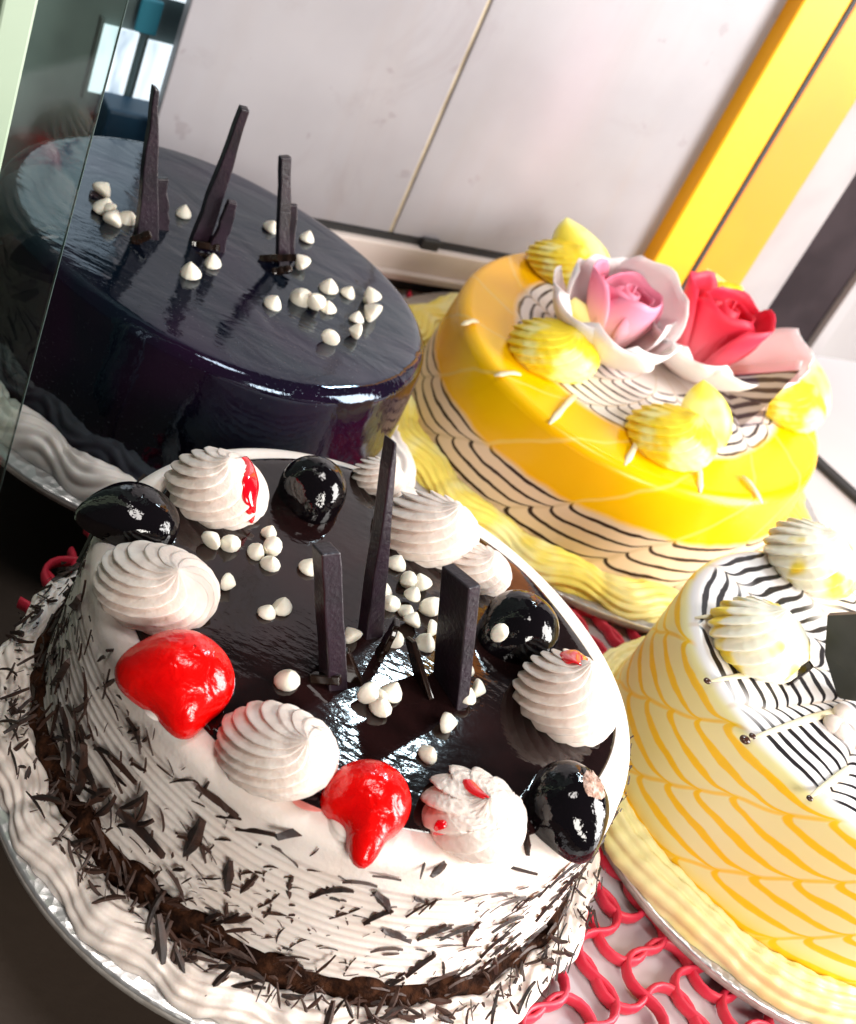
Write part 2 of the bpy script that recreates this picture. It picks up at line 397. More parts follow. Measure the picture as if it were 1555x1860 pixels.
# ------------------------------------------------------------------ shared piping shapes
def rosette_mesh(name, mat, ridges=12, twist=1.5, R=1.0, Hh=1.28, seed=0, tip=(0.12, 0.05), depth=0.17, squash=0.0, crumb=0.0):
    rr = random.Random(seed); nu, nv = ridges * 9, 46; V, Fc = [], []
    prof = [(0.0, 0.90), (0.10, 0.99), (0.28, 1.0), (0.46, 0.96), (0.62, 0.86), (0.76, 0.71), (0.87, 0.51), (0.95, 0.27), (1.0, 0.03)]
    ph = [rr.uniform(-.06, .06) for _ in range(ridges)]; dp = [rr.uniform(.75, 1.2) for _ in range(ridges)]
    def pr(v):
        for i in range(len(prof) - 1):
            if v <= prof[i+1][0]:
                t = (v - prof[i][0]) / (prof[i+1][0] - prof[i][0]); return prof[i][1] + (prof[i+1][1] - prof[i][1]) * t
        return 0.02
    for i in range(nv + 1):
        v = i / nv; r0 = pr(v) * R
        for j in range(nu):
            u = 2 * PI * j / nu
            tw = twist * 1.3 * v ** 0.95
            g = (u / (2 * PI) * ridges) % ridges; k = int(g) % ridges; fr = g - int(g)
            saw = (fr ** 0.75) * (1 - sm(0.86, 1.0, fr)) * 1.25           # overlapping folds: swell, then a sharp step
            rid = (saw - 0.5) * depth * dp[k] * (0.55 + 0.6 * math.sin(PI * min(1, v * 1.25)))
            r = r0 * (1 + rid + .010 * math.sin(9 * u + 23 * v + seed) * math.sin(31 * v + 4 * u)) + 0.02 * R * math.sin(3 * u + seed) * (1 - v)
            a = u + tw + ph[k] * .4
            off = v ** 1.5
            z = v * Hh * R * (1 - squash * sm(.5, 1, v)) + .10 * R * sm(.93, 1.0, v) + 0.03 * R * math.sin(u + seed) * v
            if crumb: z += crumb * R * (rr.random() - .6) * sm(.45, .7, v); r *= 1 + crumb * .5 * (rr.random() - .5) * sm(.4, .7, v)
            V.append((r * math.cos(a) + tip[0] * R * off, r * math.sin(a) + tip[1] * R * off, z))
    for i in range(nv):
        for j in range(nu):
            a, b = i * nu + j, i * nu + (j + 1) % nu
            Fc.append((a, b, b + nu, a + nu))
    Fc.append(tuple(range(nv * nu, nv * nu + nu)))
    me = bpy.data.meshes.new(name); me.from_pydata(V, [], Fc); me.polygons.foreach_set('use_smooth', [True] * len(me.polygons)); me.materials.append(mat); me.update()
    return me
def place(o, p, scale=1.0, rot=(0, 0, 0)):
    """put a part at world point p (its cake is an unrotated Empty)"""
    par = o.parent.location if o.parent else Vector()
    o.location = p - par; o.scale = (scale,) * 3 if isinstance(scale, (int, float)) else scale; o.rotation_euler = rot; return o
def border(Rc, wd, hh, z0, npulse, e, seed=0, ridges=6, pulse=0.28, n=480, flow=1.0, rough=0.012):
    rr = random.Random(seed); V, Fc, UV = [], [], []; m_ = 44
    jit = [rr.uniform(-.3, .3) for _ in range(npulse + 1)]; am = [rr.uniform(.6, 1.25) for _ in range(npulse + 1)]
    for i in range(n + 1):
        t = 2 * PI * (i % n) / n
        g = t / (2 * PI) * npulse; k = int(g); fr = g - k
        pu = (math.sin(PI * fr) ** 0.8) * am[k % npulse] * (1 - .35 * fr)
        kk = 1 + e[0] * math.cos(2 * t) + e[1] * math.sin(2 * t)
        for j in range(m_ + 1):
            a = PI * j / m_
            ridge = abs(math.sin(ridges * a + flow * 1.5 * math.sin(2 * PI * fr + jit[k % npulse])))
            s_ = 0.86 + pulse * (pu - .5) + 0.15 * ridge + rough * (math.sin(31 * t + 3 * a) + math.sin(53 * t - 5 * a + 1) + math.sin(83 * t + 2)) 
            r = Rc + wd * math.cos(a) * s_ + 0.10 * wd * math.sin(2 * PI * fr); z = z0 + hh * (math.sin(a) ** 0.8) * s_
            V.append((r * kk * math.cos(t), r * kk * math.sin(t), z)); UV.append((i / n, j / m_))
    for i in range(n):
        for j in range(m_):
            a = i * (m_ + 1) + j; Fc.append((a, a + m_ + 1, a + m_ + 2, a + 1))
    return V, Fc, UV
def blob(R, Hh, drips=(), seed=0, flare=0.18, nu=72, nv=30):
    """glazed ball that sits on the icing; drips: (angle, length, width)"""
    V, Fc = [], []
    for i in range(nv + 1):
        v = i / nv; ph = PI * (0.02 + 0.72 * (1 - v)) if False else None
        a = -0.62 + (PI / 2 + 0.62) * v
        r0 = math.cos(a); z0 = (math.sin(a) + math.sin(0.62)) / (1 + math.sin(0.62))
        for j in range(nu):
            u = 2 * PI * j / nu
            low = (1 - sm(0.0, 0.42, z0))
            r = r0 * (1 + flare * low * low * (1.5 if z0 < .05 else 1)) + 0.035 * math.sin(2 * u + seed) + 0.02 * math.sin(3 * u + 2 * seed)
            z = z0 * Hh
            for (da, dl, dw) in drips:
                d = abs((u - da + PI) % (2 * PI) - PI)
                wgt = math.exp(-(d / dw) ** 2) * (1 - sm(0.1, 0.85, z0))
                r += dl * wgt
            V.append((R * r * math.cos(u), R * r * math.sin(u), R * z))
    for i in range(nv):
        for j in range(nu):
            a, b = i * nu + j, i * nu + (j + 1) % nu
            Fc.append((a, b, b + nu, a + nu))
    Fc.append(tuple(range(nv * nu, nv * nu + nu)))
    return V, Fc
def chip_mesh(seed):
    rr = random.Random(seed); pr = [(0, 0), (.75, 0), (.97, .12), (1.0, .32), (.88, .62), (.62, .95), (.34, 1.22), (.14, 1.40), (.0, 1.46)]
    V, Fc, _ = lathe(pr, 12, (rr.uniform(-.08, .08), rr.uniform(-.08, .08)))
    V = [(x + z * z * rr.uniform(-.02, .02), y, z) for x, y, z in V]
    me = bpy.data.meshes.new('chip'); me.from_pydata(V, [], Fc); me.polygons.foreach_set('use_smooth', [True] * len(me.polygons)); me.materials.append(M['chip']); return me
CHIPS = [chip_mesh(i) for i in range(4)]
def chips(parent, spots, z, r=0.0034):
    for i, s in enumerate(spots):
        px, py = s[:2]; dz = s[2] if len(s) > 2 else 0
        p = at(px, py, z + r * .7 + dz); p.z = z + dz - .0002
        o = obj('white_chocolate_chip', CHIPS[i % 4], None, parent)
        tl_ = R_.choice((0.15, 0.3, 0.9, 1.5)) * R_.uniform(.8, 1.1)
        if tl_ > 1.2: p.z += r * .75
        elif tl_ > .6: p.z += r * .4
        place(o, p, r * R_.uniform(.80, 1.18), (tl_, 0, R_.uniform(0, 6.28)))
def stick(name, parent, base_px, top_px, z, w0, w1, th, mat, yaw=0.6, label=None, sink=.002, jag=0.0):
    """upright chocolate stick standing on a cake top; widths in metres, slightly broken ends"""
    b = at(base_px[0], base_px[1], z); t = up_from(b, *top_px); ax = (t - b)
    b = b - ax.normalized() * sink
    s = Vector((math.cos(yaw), math.sin(yaw), 0)); s = (s - ax.normalized() * s.dot(ax.normalized())).normalized(); q = ax.normalized().cross(s)
    V, Fc = [], []; n = 9; rr = random.Random(int(base_px[0]))
    for i in range(n):
        f = i / (n - 1); c = b + (t - b) * f; ww = (w0 + (w1 - w0) * f) / 2
        ja, jb = (rr.uniform(-jag, jag) for _ in (0, 1))
        top = (rr.uniform(0, .03) if i == n - 1 else 0) * ax.length
        for (x, y, k) in ((-1, -1, ja), (1, -1, jb), (1, 1, jb), (-1, 1, ja)):
            V.append(c + s * x * (ww + k) + q * y * th / 2 - (ax.normalized() * top if x > 0 else Vector()))
    for i in range(n - 1):
        for k in range(4): Fc.append((i*4 + k, i*4 + (k+1) % 4, i*4 + 4 + (k+1) % 4, i*4 + 4 + k))
    Fc += [(3, 2, 1, 0), tuple((n-1)*4 + k for k in range(4))]
    o = obj(name, (V, Fc), mat, parent, smooth=False, label=label); o.location = -parent.location; bevel(o, 0.0005, 2); return o
def plate_board(name, label, x, y, rad, z0=0.0):
    t = thing(name, label, 'cake board', (x, y, z0), 'silver boards under the cakes')
    obj('foil_top', lathe([(0, .0040), (rad * .5, .0040), (rad - .001, .0040), (rad, .0034), (rad, .0030)], 128), M['foil'], t)
    obj('card_edge', lathe([(rad - .0004, .0031), (rad, .0028), (rad, .0004), (rad - .0008, 0.0), (0, 0.0)], 128), M['card'], t)
    return t
def arc(c, r, a0, a1, n): return [(c[0] + r * math.cos(a0 + (a1 - a0) * i / n), c[1] + r * math.sin(a0 + (a1 - a0) * i / n)) for i in range(n + 1)]

# ================================================================== black forest cake (front left)
AX, AY, AR, ARB, AH, ABD, AE = 0.0029, 0.3124, 0.0900, 0.0931, 0.0698, 0.1089, (0.0433, -0.0228)
plate_board('cake_board', 'silver foil board under the black forest cake with chocolate shavings', AX, AY, ABD)
A = thing('black_forest_cake', 'cream cake with red cherries, black glazed balls and chocolate shavings on its side', 'cake', (AX, AY, 0.004))
prof = [(ARB - .012, 0.0003), (ARB - .001, 0.0003)]
nr = 17; z0, z1 = 0.002, 0.0555
for i in range(nr * 6 + 1):
    f = i / (nr * 6); z = z0 + (z1 - z0) * f; r = ARB + (AR - ARB) * f
    prof.append((r - 0.0009 * (abs(math.sin(PI * f * nr)) ** 0.6) * (1 - sm(.93, 1, f)) + .0004, z))
prof += [(AR - .0001, 0.0570), (AR - .0006, 0.0595)] + arc((AR - .0062, 0.0603), .0055, 0.0, PI / 2, 7)[1:] + [(AR - .012, .0658), (AR - .02, .0657), (0.02, .0657), (0, .0657)]
_rv = random.Random(3); wv = [(_rv.uniform(0, 6.28), _rv.uniform(.2, 1)) for _ in range(5)]
def a_disp(r, z, t, s):
    k = sum(a * math.sin((i + 2) * t + p + z * 60) for i, (p, a) in enumerate(wv)) * 0.00028
    return r + (k if r > .03 else 0), z + (0.0004 * math.sin(5 * t + 1) if z > .06 and r > .06 else 0)
obj('cream_body', lathe(prof, 200, AE, a_disp), M['cream'], A)
ZT = 0.0658 + 0.004
GR = 0.0785
gp_ = [(0, .0022)] + [(GR * i / 24, .0022 - 0.0006 * (i / 24) ** 2) for i in range(1, 24)] + [(GR, .0014), (GR + .0012, .0007), (GR + .0016, -.0004)]
def g_disp(r, z, t, s):
    return r * (1 + (0.02 * math.sin(3 * t + 1) + .012 * math.sin(7 * t)) * sm(.3, 1, r / GR)), z + .0657
obj('ganache_pool', lathe(gp_, 128, AE, g_disp), M['ganache'], A, label='glossy dark chocolate ganache pool on top')
ZG = ZT + .0018
RQ = rosette_mesh('rosette_cream_squashed', M['cream_piped'], 10, 1.0, seed=9, tip=(0.05, -.12), squash=.20, Hh=1.15, crumb=.05)
def rosette(parent, px, py, width_px, z, mesh, rz, tilt=(0, 0), label=None, hf=1.0):
    p = at(px, py, z + .012); r = px_len(width_px, p) / 2.05; p = at(px, py, z + r * .55 * hf); p.z = z - .0006
    o = obj('rosette', mesh, None, parent, label=label); place(o, p, (r, r, r * hf), (tilt[0], tilt[1], rz)); return o
ros = {}
for key, px, py, wpx, tip, tw_, hf, lab in (
    ('streak', 402, 872, 180, (.10, -.34), 1.5, 1.0, 'white rosette with a red syrup streak'),
    ('left', 288, 1045, 212, (.40, -.50), 1.6, .92, 'white rosette beside the black ball at left'),
    ('front', 505, 1340, 208, (.50, -.50), 1.4, .98, 'white rosette between the two red cherries'),
    ('squashed', 870, 1462, 196, None, 0, 1.0, 'squashed white rosette with red stain'),
    ('right', 1038, 1252, 184, (.0, -.15), 1.7, 1.15, 'white rosette with red jelly in its top'),
    ('back', 775, 945, 172, (.50, -.10), 1.3, 1.0, None),
    ('backsmall', 868, 1022, 124, (.30, -.2), 1.2, .9, None),
    ('far', 692, 862, 96, (.1, 0), 1.4, 1.0, None)):
    me = RQ if tip is None else rosette_mesh('rosette_' + key, M['cream_piped'], 13 + len(key) % 3, tw_ * 1.15, seed=len(key) * 3 + px % 5, tip=tip, Hh=1.30, depth=.22)
    ros[key] = rosette(A, px, py, wpx, ZT, me, 0.0, (0, 0), lab, hf)
# red syrup on rosettes
def streak(parent_o, pts_px, off, widths, z):
    """red syrup lying on a rosette: points found on the rosette's side nearest the camera"""
    bpy.context.view_layer.update()
    mw = parent_o.matrix_world; inv = mw.inverted(); me = parent_o.data
    from mathutils.bvhtree import BVHTree
    bv = BVHTree.FromPolygons([v.co for v in me.vertices], [p.vertices for p in me.polygons])
    w_ = mw @ Vector((0, 0, .5)) - CAM; CEN = (777.5 + F * w_.dot(CR) / w_.dot(FWD), 930 - F * w_.dot(CU) / w_.dot(FWD)); grid = []
    for (px, py), wd in zip(pts_px, widths):
        row = []
        for k in (-1, -.6, 0, .6, 1):
            d = ray(px + wd * k, py); o_ = inv @ CAM; dv = (inv.to_3x3() @ d).normalized()
            h = bv.ray_cast(o_, dv); cpx, cpy = px + wd * k, py
            for _ in range(20):
                if h[0] is not None: break
                cpx += (CEN[0] - cpx) * .12; cpy += (CEN[1] - cpy) * .12
                h = bv.ray_cast(o_, (inv.to_3x3() @ ray(cpx, cpy)).normalized())
            if h[0] is None: return None
            row.append(h[0] + h[1] * (0.05 if abs(k) < .9 else -0.01))
        grid.append(row)
    V = [p for r in grid for p in r]; n = 5
    Fc = [(i*n + j, i*n + j + 1, i*n + n + j + 1, i*n + n + j) for i in range(len(grid) - 1) for j in range(n - 1)]
    o = obj('syrup_streak', (V, Fc), M['syrup'], parent_o)
    sd_ = o.modifiers.new('solid', 'SOLIDIFY'); sd_.thickness = .06; sd_.offset = 0
    ss = o.modifiers.new('sub', 'SUBSURF'); ss.levels = 2; ss.render_levels = 2
    return o
streak(ros['streak'], [(455, 818), (457, 838), (453, 862), (456, 885), (452, 908), (456, 930), (461, 950)], 0, [8, 11, 13, 17, 13, 9, 9], ZT)
streak(ros['squashed'], [(848, 1418), (856, 1430), (868, 1442), (884, 1450)], 0, [9, 14, 14, 8], ZT)
streak(ros['squashed'], [(803, 1490), (800, 1503), (797, 1518)], 0, [8, 12, 10], ZT)
streak(ros['right'], [(1040, 1176), (1042, 1186), (1044, 1198), (1046, 1208)], 0, [16, 28, 28, 14], ZT)
# red cherries with drips
def ball(name, parent, px, py, wpx, z, mat, hf, drips, rz=0, label=None, flare=.12, seed=0, sx=1.0):
    p = at(px, py, z + .01); r = px_len(wpx, p) / 2.1; p = at(px, py, z + r * hf * .5); p.z = z - .0008
    o = obj(name, blob(1, hf, drips, seed, flare), mat, parent, label=label); place(o, p, (r * sx, r, r), (0, 0, rz)); return o
CH = ball('cherry', A, 338, 1212, 186, ZT, M['cherry'], 1.42, [(-1.05, .42, .40), (-2.8, .30, .55)], 0, 'glossy red cherry beside the left rosette', .05, 1, 1.05)
CH2 = ball('cherry', A, 680, 1440, 160, ZT, M['cherry'], 1.42, [(-1.30, .80, .34), (-2.6, .20, .5)], 0, 'glossy red cherry dripping over the front rim', .05, 2, 1.0)
for c_, px, py, wpx in ((CH, 290, 1285, 46), (CH2, 628, 1500, 52)):
    p = at(px, py, ZT); r = px_len(wpx, p); o = obj('cream_bed', blob(1, .55, (), 3, .25, 40, 14), M['cream'], A); place(o, p, r * .62)
p = at(575, 1445, ZT); o = obj('syrup_stain', blob(1, .06, (), 2, .1, 40, 10), simple('pink_syrup_stain', (0.78, 0.26, 0.22), .4), A); place(o, p, (.0075, .0055, .006), (0, 0, .8))
# glazed black balls
ball('glazed_ball', A, 252, 925, 158, ZT, M['black'], 1.05, [(-2.6, .35, .5)], 0, 'black glazed ball at the left rim', .12, 1, 1.05)
ball('glazed_ball', A, 575, 876, 128, ZT, M['black'], 1.65, [(-1.2, .2, .5)], 0, 'black glazed ball at the back rim', .08, 2)
ball('glazed_ball', A, 955, 1128, 148, ZT, M['black'], 1.45, [(-2.2, .35, .6)], 0, 'black glazed ball with a white chip on it', .10, 3)
KB = ball('glazed_ball', A, 1040, 1448, 165, ZT, M['black'], 1.45, [(-.9, .35, .5)], 0, 'black glazed ball with a bare cream patch', .08, 4)
streak_ok = None
def patch(parent_o, cpx, cpy, rx, ry, mat, name):
    bpy.context.view_layer.update()
    inv = parent_o.matrix_world.inverted(); me = parent_o.data
    from mathutils.bvhtree import BVHTree
    bv = BVHTree.FromPolygons([v.co for v in me.vertices], [p.vertices for p in me.polygons])
    rr = random.Random(int(cpx)); V, Fc = [], []; nr_, na = 5, 20; jit = [rr.uniform(.88, 1.1) for _ in range(na)]
    for i in range(nr_ + 1):
        for j in range(na):
            a = 2 * PI * j / na; k = i / nr_ * jit[j]
            d = ray(cpx + rx * k * math.cos(a), cpy + ry * k * math.sin(a))
            h = bv.ray_cast(inv @ CAM, (inv.to_3x3() @ d).normalized())
            if h[0] is None: h = (Vector(V[-1]), Vector((0, 0, 0)))
            V.append(h[0] + h[1] * (0.035 + rr.uniform(-.012, .012) if i < nr_ else -.01))
    for i in range(nr_):
        for j in range(na): Fc.append((i*na + j, i*na + (j+1) % na, i*na + na + (j+1) % na, i*na + na + j))
    return obj(name, (V, Fc), mat, parent_o)
bare = simple('bare_cream', (0.66, 0.46, 0.38), 0.7, (0.36, 0.19, 0.13), 6, 0.8, 9, .002)
patch(KB, 1084, 1418, 26, 36, bare, 'cream_patch')
# chocolate sticks and curl
stick('chocolate_stick', A, (606, 1238), (592, 992), ZG, .0062, .0060, .0070, M['choc'], 0.75, 'square chocolate stick nearest the front', jag=.0002)
stick('chocolate_stick', A, (672, 1150), (710, 795), ZG, .0072, .0012, .0052, M['choc'], 0.9, 'tall pointed chocolate stick', jag=.0003)
b_ = at(816, 1268, ZG)
stick('chocolate_plate', A, (818, 1255), (838, 1042), ZG, 0.0150, .0150, .0044, M['choc'], 2.40, 'broad flat chocolate plate standing upright')
def curl(parent, px, py, z, r0, h):
    V, Fc = [], []; n = 30
    c = at(px, py, z)
    for i in range(n + 1):
        a = i / n * 2.6 * PI; r = r0 * (1 - .45 * i / n)
        for zz in (0, h):
            V.append(c + Vector((r * math.cos(a + .8), r * math.sin(a + .8), zz + .0012 * math.sin(a * 1.3))))
    for i in range(n): Fc.append((2*i, 2*i + 2, 2*i + 3, 2*i + 1))
    o = obj('chocolate_curl', (V, Fc), M['choc_gold'], parent, label='rolled chocolate curl among the sticks'); o.location = -parent.location
    s_ = o.modifiers.new('solid', 'SOLIDIFY'); s_.thickness = .0012
    return o
stick('chocolate_shard', A, (690, 1190), (722, 1130), ZG, .007, .004, .0020, M['choc_gold'], 1.9, None, .001, .0006)
stick('chocolate_shard', A, (560, 1230), (620, 1235), ZG, .004, .003, .003, M['choc_gold'], 0.9, None, -.001)
stick('chocolate_shard', A, (640, 1235), (628, 1180), ZG, .006, .002, .003, M['choc_gold'], 0.3)
stick('chocolate_shard', A, (770, 1250), (745, 1160), ZG, .010, .006, .0018, M['choc_gold'], 2.4)
chips(A, [(420, 982), (491, 962), (467, 996), (498, 992), (494, 1018), (487, 1107), (516, 1098), (563, 1026), (722, 1020), (746, 1052), (772, 1064), (752, 1076, .003),
          (713, 1092), (740, 1106), (782, 1098), (748, 1130, .001), (778, 1140), (776, 1164), (645, 1162), (700, 1070), (666, 1255), (712, 1256), (696, 1278, .001), (684, 1270),
          (808, 1308), (780, 1364), (860, 1248), (852, 1262, .002), (848, 1214), (525, 1230), (380, 985), (408, 1055), (718, 1155)], ZG)
p = at(905, 1148, ZT + .017); o = obj('white_chocolate_chip', CHIPS[1], None, A); place(o, p + (CAM - p).normalized() * .004, .0031, (1.0, .3, .4))
# piped base border
obj('piped_border', border(.1000, .0082, .0092, .0002, 19, (0.02, -.01), 5, 7, .26, 600, .7, .024), M['cream'], A)
# dark crumb band at the foot and shavings
crumb = simple('chocolate_crumb', (0.012, 0.004, 0.002), 0.9, (0.050, 0.018, 0.008), 260, 0.6, 500, .002, Specular_IOR_Level=0.1)
def crumb_disp(r, z, t, s):
    k = .0012 * (math.sin(17 * t) + math.sin(41 * t + 2) + math.sin(29 * t + z * 900)) * .5
    return r + k, z + .0016 * math.sin(23 * t + 1) * (1 if z > .006 else .2)
fy = (ARB + .0010)
obj('crumb_band', lathe([(fy - .004, .0150), (fy - .0002, .0142), (fy + .0012, .0120), (fy + .0018, .0095), (fy + .0020, .0060), (fy + .001, .002)], 260, AE, crumb_disp), crumb, A)
def shaving_mesh(i):
    rr = random.Random(40 + i); n = 5; V, Fc = [], []
    ln = 1.0; wd = rr.choice((.10, .16, .24, .34)); bend = rr.uniform(-.22, .22); curlz = rr.uniform(0.0, .10)
    for k in range(n):
        f = k / (n - 1) - .5; w_ = wd * (1 - 1.6 * abs(f) ** 1.6) * rr.uniform(.7, 1.15) + .012
        y = bend * (f * f * 4 - .5) * .5; z = .0 + curlz * (f * f) * 1.6
        V += [(f * ln, y - w_ / 2, z), (f * ln, y + w_ / 2, z + .02), (f * ln, y, z + .055 + wd * .3)]
    for k in range(n - 1):
        for q in range(3): Fc.append((k*3 + q, k*3 + (q+1) % 3, k*3 + 3 + (q+1) % 3, k*3 + 3 + q))
    Fc += [(2, 1, 0), (n*3 - 3, n*3 - 2, n*3 - 1)]
    me = bpy.data.meshes.new('shaving'); me.from_pydata(V, [], Fc); me.materials.append(M['choc_brown']); return me
SH = [shaving_mesh(i) for i in range(14)]
def side_frame(t, z, rad, tilt_out=0.0, rot=0.0):
    k = 1 + AE[0] * math.cos(2 * t) + AE[1] * math.sin(2 * t)
    n = Vector((math.cos(t), math.sin(t), tilt_out)).normalized(); tx = Vector((-math.sin(t), math.cos(t), 0)); up = n.cross(tx)
    c, s_ = math.cos(rot), math.sin(rot); x = tx * c + up * s_; y = n.cross(x)
    mm = Matrix((x, y, n)).transposed().to_4x4(); mm.translation = Vector((rad * k * math.cos(t), rad * k * math.sin(t), z)); return mm
rs = random.Random(11)
def shave_spot():
    t = math.radians(rs.uniform(-196, 12)); q = rs.random()
    if q < .60:
        z = .0565 * (1 - rs.random() ** 0.75 * .72) - .002
        z = rs.choice((rs.triangular(.010, .060, .018), rs.uniform(.012, .061), rs.uniform(.02, .061))); f = z / .06; rot = rs.gauss(0.5, .9); return side_frame(t, z, ARB + (AR - ARB) * f + .0003, 0.0, rot), min(1.7 * (.0625 - z) / (abs(math.sin(rot)) + .1) + .0015, rs.choice((.003, .004, .005, .006, .008, .011, .015, .017)) * rs.uniform(.9, 1.3), .012 if -.5 < math.cos(t) - .4 else 1)
    if q < .80: return side_frame(t, .0105 + rs.uniform(-.002, .005), ARB + .004 + rs.uniform(0, .005), 1.2, rs.uniform(0, 3.14)), rs.uniform(.004, .012)
    return side_frame(t, rs.uniform(.005, .0125), .1005 + rs.uniform(0, .005), .7, rs.uniform(0, 3.14)), rs.uniform(.004, .014)
for i in range(262):
    mw, L_ = shave_spot(); o = obj('chocolate_shaving', SH[i % 14], None, A)
    o.matrix_local = mw @ Matrix.Diagonal((L_, max(L_, .006) * .8, max(L_, .006) * .6, 1))
for (px, py, L_, z, rot) in ((240, 1180, .016, ZT - .003, .8), (300, 1112, .010, ZT, .2), (405, 1330, .012, ZT, 1.9), (545, 1510, .016, ZT - .004, .9), (430, 1430, .010, ZT - .006, 2.2), (770, 1575, .009, ZT - .001, 1.6),
                             (800, 1575, .010, ZT - .001, 1.3), (958, 1535, .008, ZT, 1.8), (940, 1580, .012, ZT - .002, .25), (575, 1323, .003, ZT + .03, 0), (322, 1070, .007, ZT + .012, 2.6), (205, 1090, .008, ZT + .004, 2.4), (345, 1115, .009, ZT, 2.5)):
    p = at(px, py, z); o = obj('chocolate_shaving', SH[R_.randrange(14)], None, A); o.location = p - A.location; o.rotation_euler = (-.4, 0, rot); o.scale = (L_, L_ * .8, L_ * .6)
parts_ = []
for i in range(1150):
    if i < 330:
        t = rs.uniform(0, 6.283); mw, L_ = side_frame(t, rs.triangular(.006, .024, .010), ARB + .0018, .3, rs.gauss(.2, .7)), rs.uniform(.003, .011)
    else:
        mw, L_ = shave_spot(); L_ *= .35 if i < 800 else .8
    mm = mw @ Matrix.Diagonal((L_, max(L_, .0045) * .7, max(L_, .004) * .55, 1)); me = SH[i % 14]
    parts_.append(([mm @ v.co for v in me.vertices], [tuple(p.vertices) for p in me.polygons]))
o = obj('fine_shavings', merge(parts_), M['choc_brown'], A, smooth=False); o['kind'] = 'stuff'

# ================================================================== dark glazed chocolate cake (back left)
BX, BY, BR, BH, BE = -0.1259, 0.4674, 0.0871, 0.0803, (0.1007, -0.0572)
ZB0 = 0.0046
plate_board('cake_board', 'silver foil board under the dark mirror glazed cake', BX, BY, .1000, ZB0)
B = thing('mirror_glazed_cake', 'dark mirror glazed chocolate cake with tall sticks and white chips', 'cake', (BX, BY, ZB0 + .004))
hb = BH - ZB0 - .004
bp = [(BR + .002, 0.0003), (BR + .0025, .004), (BR + .001, .03), (BR + .0005, hb - .010)] + arc((BR - .0065, hb - .0065), .0065, 0, PI / 2, 9) + [(BR * (1 - i / 14) - .0065 * (1 - i / 14), hb + .0004 * (i / 14)) for i in range(1, 15)]
obj('glazed_body', lathe(bp, 180, BE), M['glaze_dark'], B)
ZBT = BH
obj('piped_border', border(BR + .0095, .0088, .0125, .0002, 15, BE, 15, 5, .34, 420, 1.2), M['cream_cold'], B)
stick('chocolate_stick', B, (266, 430), (281, 155), ZBT, .0095, .0020, .0045, M['choc'], .75, 'tallest chocolate stick on the dark cake', jag=.0004)
stick('chocolate_shard', B, (290, 415), (290, 322), ZBT, .0085, .0060, .0030, M['choc'], .7, jag=.0006)
stick('chocolate_stick', B, (362, 440), (444, 195), ZBT, .0080, .0036, .0042, M['choc'], .7, 'leaning chocolate stick in the middle of the dark cake', jag=.0004)
stick('chocolate_shard', B, (392, 455), (424, 365), ZBT, .0070, .0040, .0030, M['choc'], .65, jag=.0005)
stick('chocolate_stick', B, (513, 480), (518, 283), ZBT, .0055, .0042, .0036, M['choc'], .8, 'short chocolate stick at the right of the dark cake', jag=.0004)
stick('chocolate_shard', B, (524, 470), (534, 370), ZBT, .0050, .0036, .0026, M['choc'], .6, jag=.0004)
for (b0, t0) in (((470, 470), (540, 468)), ((348, 442), (400, 450)), ((240, 440), (275, 425)), ((495, 495), (530, 488)), ((385, 470), (345, 462))):
    stick('chocolate_shard', B, b0, t0, ZBT, .004, .0025, .003, M['choc_gold'], .8, None, -.0004, .0006)
chips(B, [(182, 345), (190, 375), (205, 385), (203, 400), (232, 390), (336, 382), (493, 408), (560, 428), (555, 478), (350, 492), (390, 473), (497, 545), (550, 538), (568, 552), (578, 546, .002), (600, 518), (634, 527),
          (600, 555), (680, 543), (684, 574), (651, 574), (654, 603), (600, 616)], ZBT, .0040)
stick('chocolate_shard', B, (160, 352), (200, 372), ZBT, .005, .003, .003, M['choc'], 2.2, None, -.0004, .0005)

# ================================================================== yellow pineapple cake (back right)
CX, CY, CRr, CRB, CHt, CBD, CE = 0.0645, 0.6144, 0.1078, 0.1135, 0.0603, 0.1425, (-0.0496, 0.0241)
plate_board('cake_board', 'silver foil board under the yellow flower topped cake', CX, CY, CBD)
C = thing('yellow_flower_cake', 'yellow glazed cake with pink and red sugar roses on top', 'cake', (CX, CY, .004))
hc = CHt - .004
def c_mat():
    t = NT('cream_with_yellow_glaze_and_feathering')
    line, stroke, f, Vv = web(t, 14.0, 26.0, 0.0036, 0.0066, 0.13, 0.2, 7.0)
    n = t.math('MULTIPLY', t.math('SUBTRACT', t.noise(26, 3), .5), .010)
    pos = t.math('ADD', Vv, n)                       # length from the centre of the top outwards and down the side
    glaze = t.math('MULTIPLY', t.ramp(pos, .0745, .0800), t.math('SUBTRACT', 1.0, t.ramp(pos, .1310, .1350)))
    body = t.mix(t.ramp(Vv, .09, .13), (0.82, 0.76, 0.72), (0.80, 0.62, 0.46))
    body = t.mix(t.math('MULTIPLY', stroke, .6), body, (0.62, 0.46, 0.28))
    thin = t.math('MULTIPLY', line, t.math('SUBTRACT', 1.0, t.math('MULTIPLY', t.ramp(Vv, .03, .028), 1.0)))
    body = t.mix(thin, body, (0.030, 0.012, 0.010))
    yel = t.mix(t.ramp(t.noise(14, 3), .35, .7), (0.95, 0.48, 0.0), (0.96, 0.58, 0.0))
    yel = t.mix(t.math('MULTIPLY', stroke, .35), yel, (0.93, 0.72, 0.25))
    t.set(Base_Color=t.mix(glaze, body, yel), Roughness=t.math('SUBTRACT', .42, t.math('MULTIPLY', glaze, .16)), Specular_IOR_Level=.32, Subsurface_Weight=.10, Subsurface_Scale=.002, Subsurface_Radius=(1, .9, .4))
    return t.m
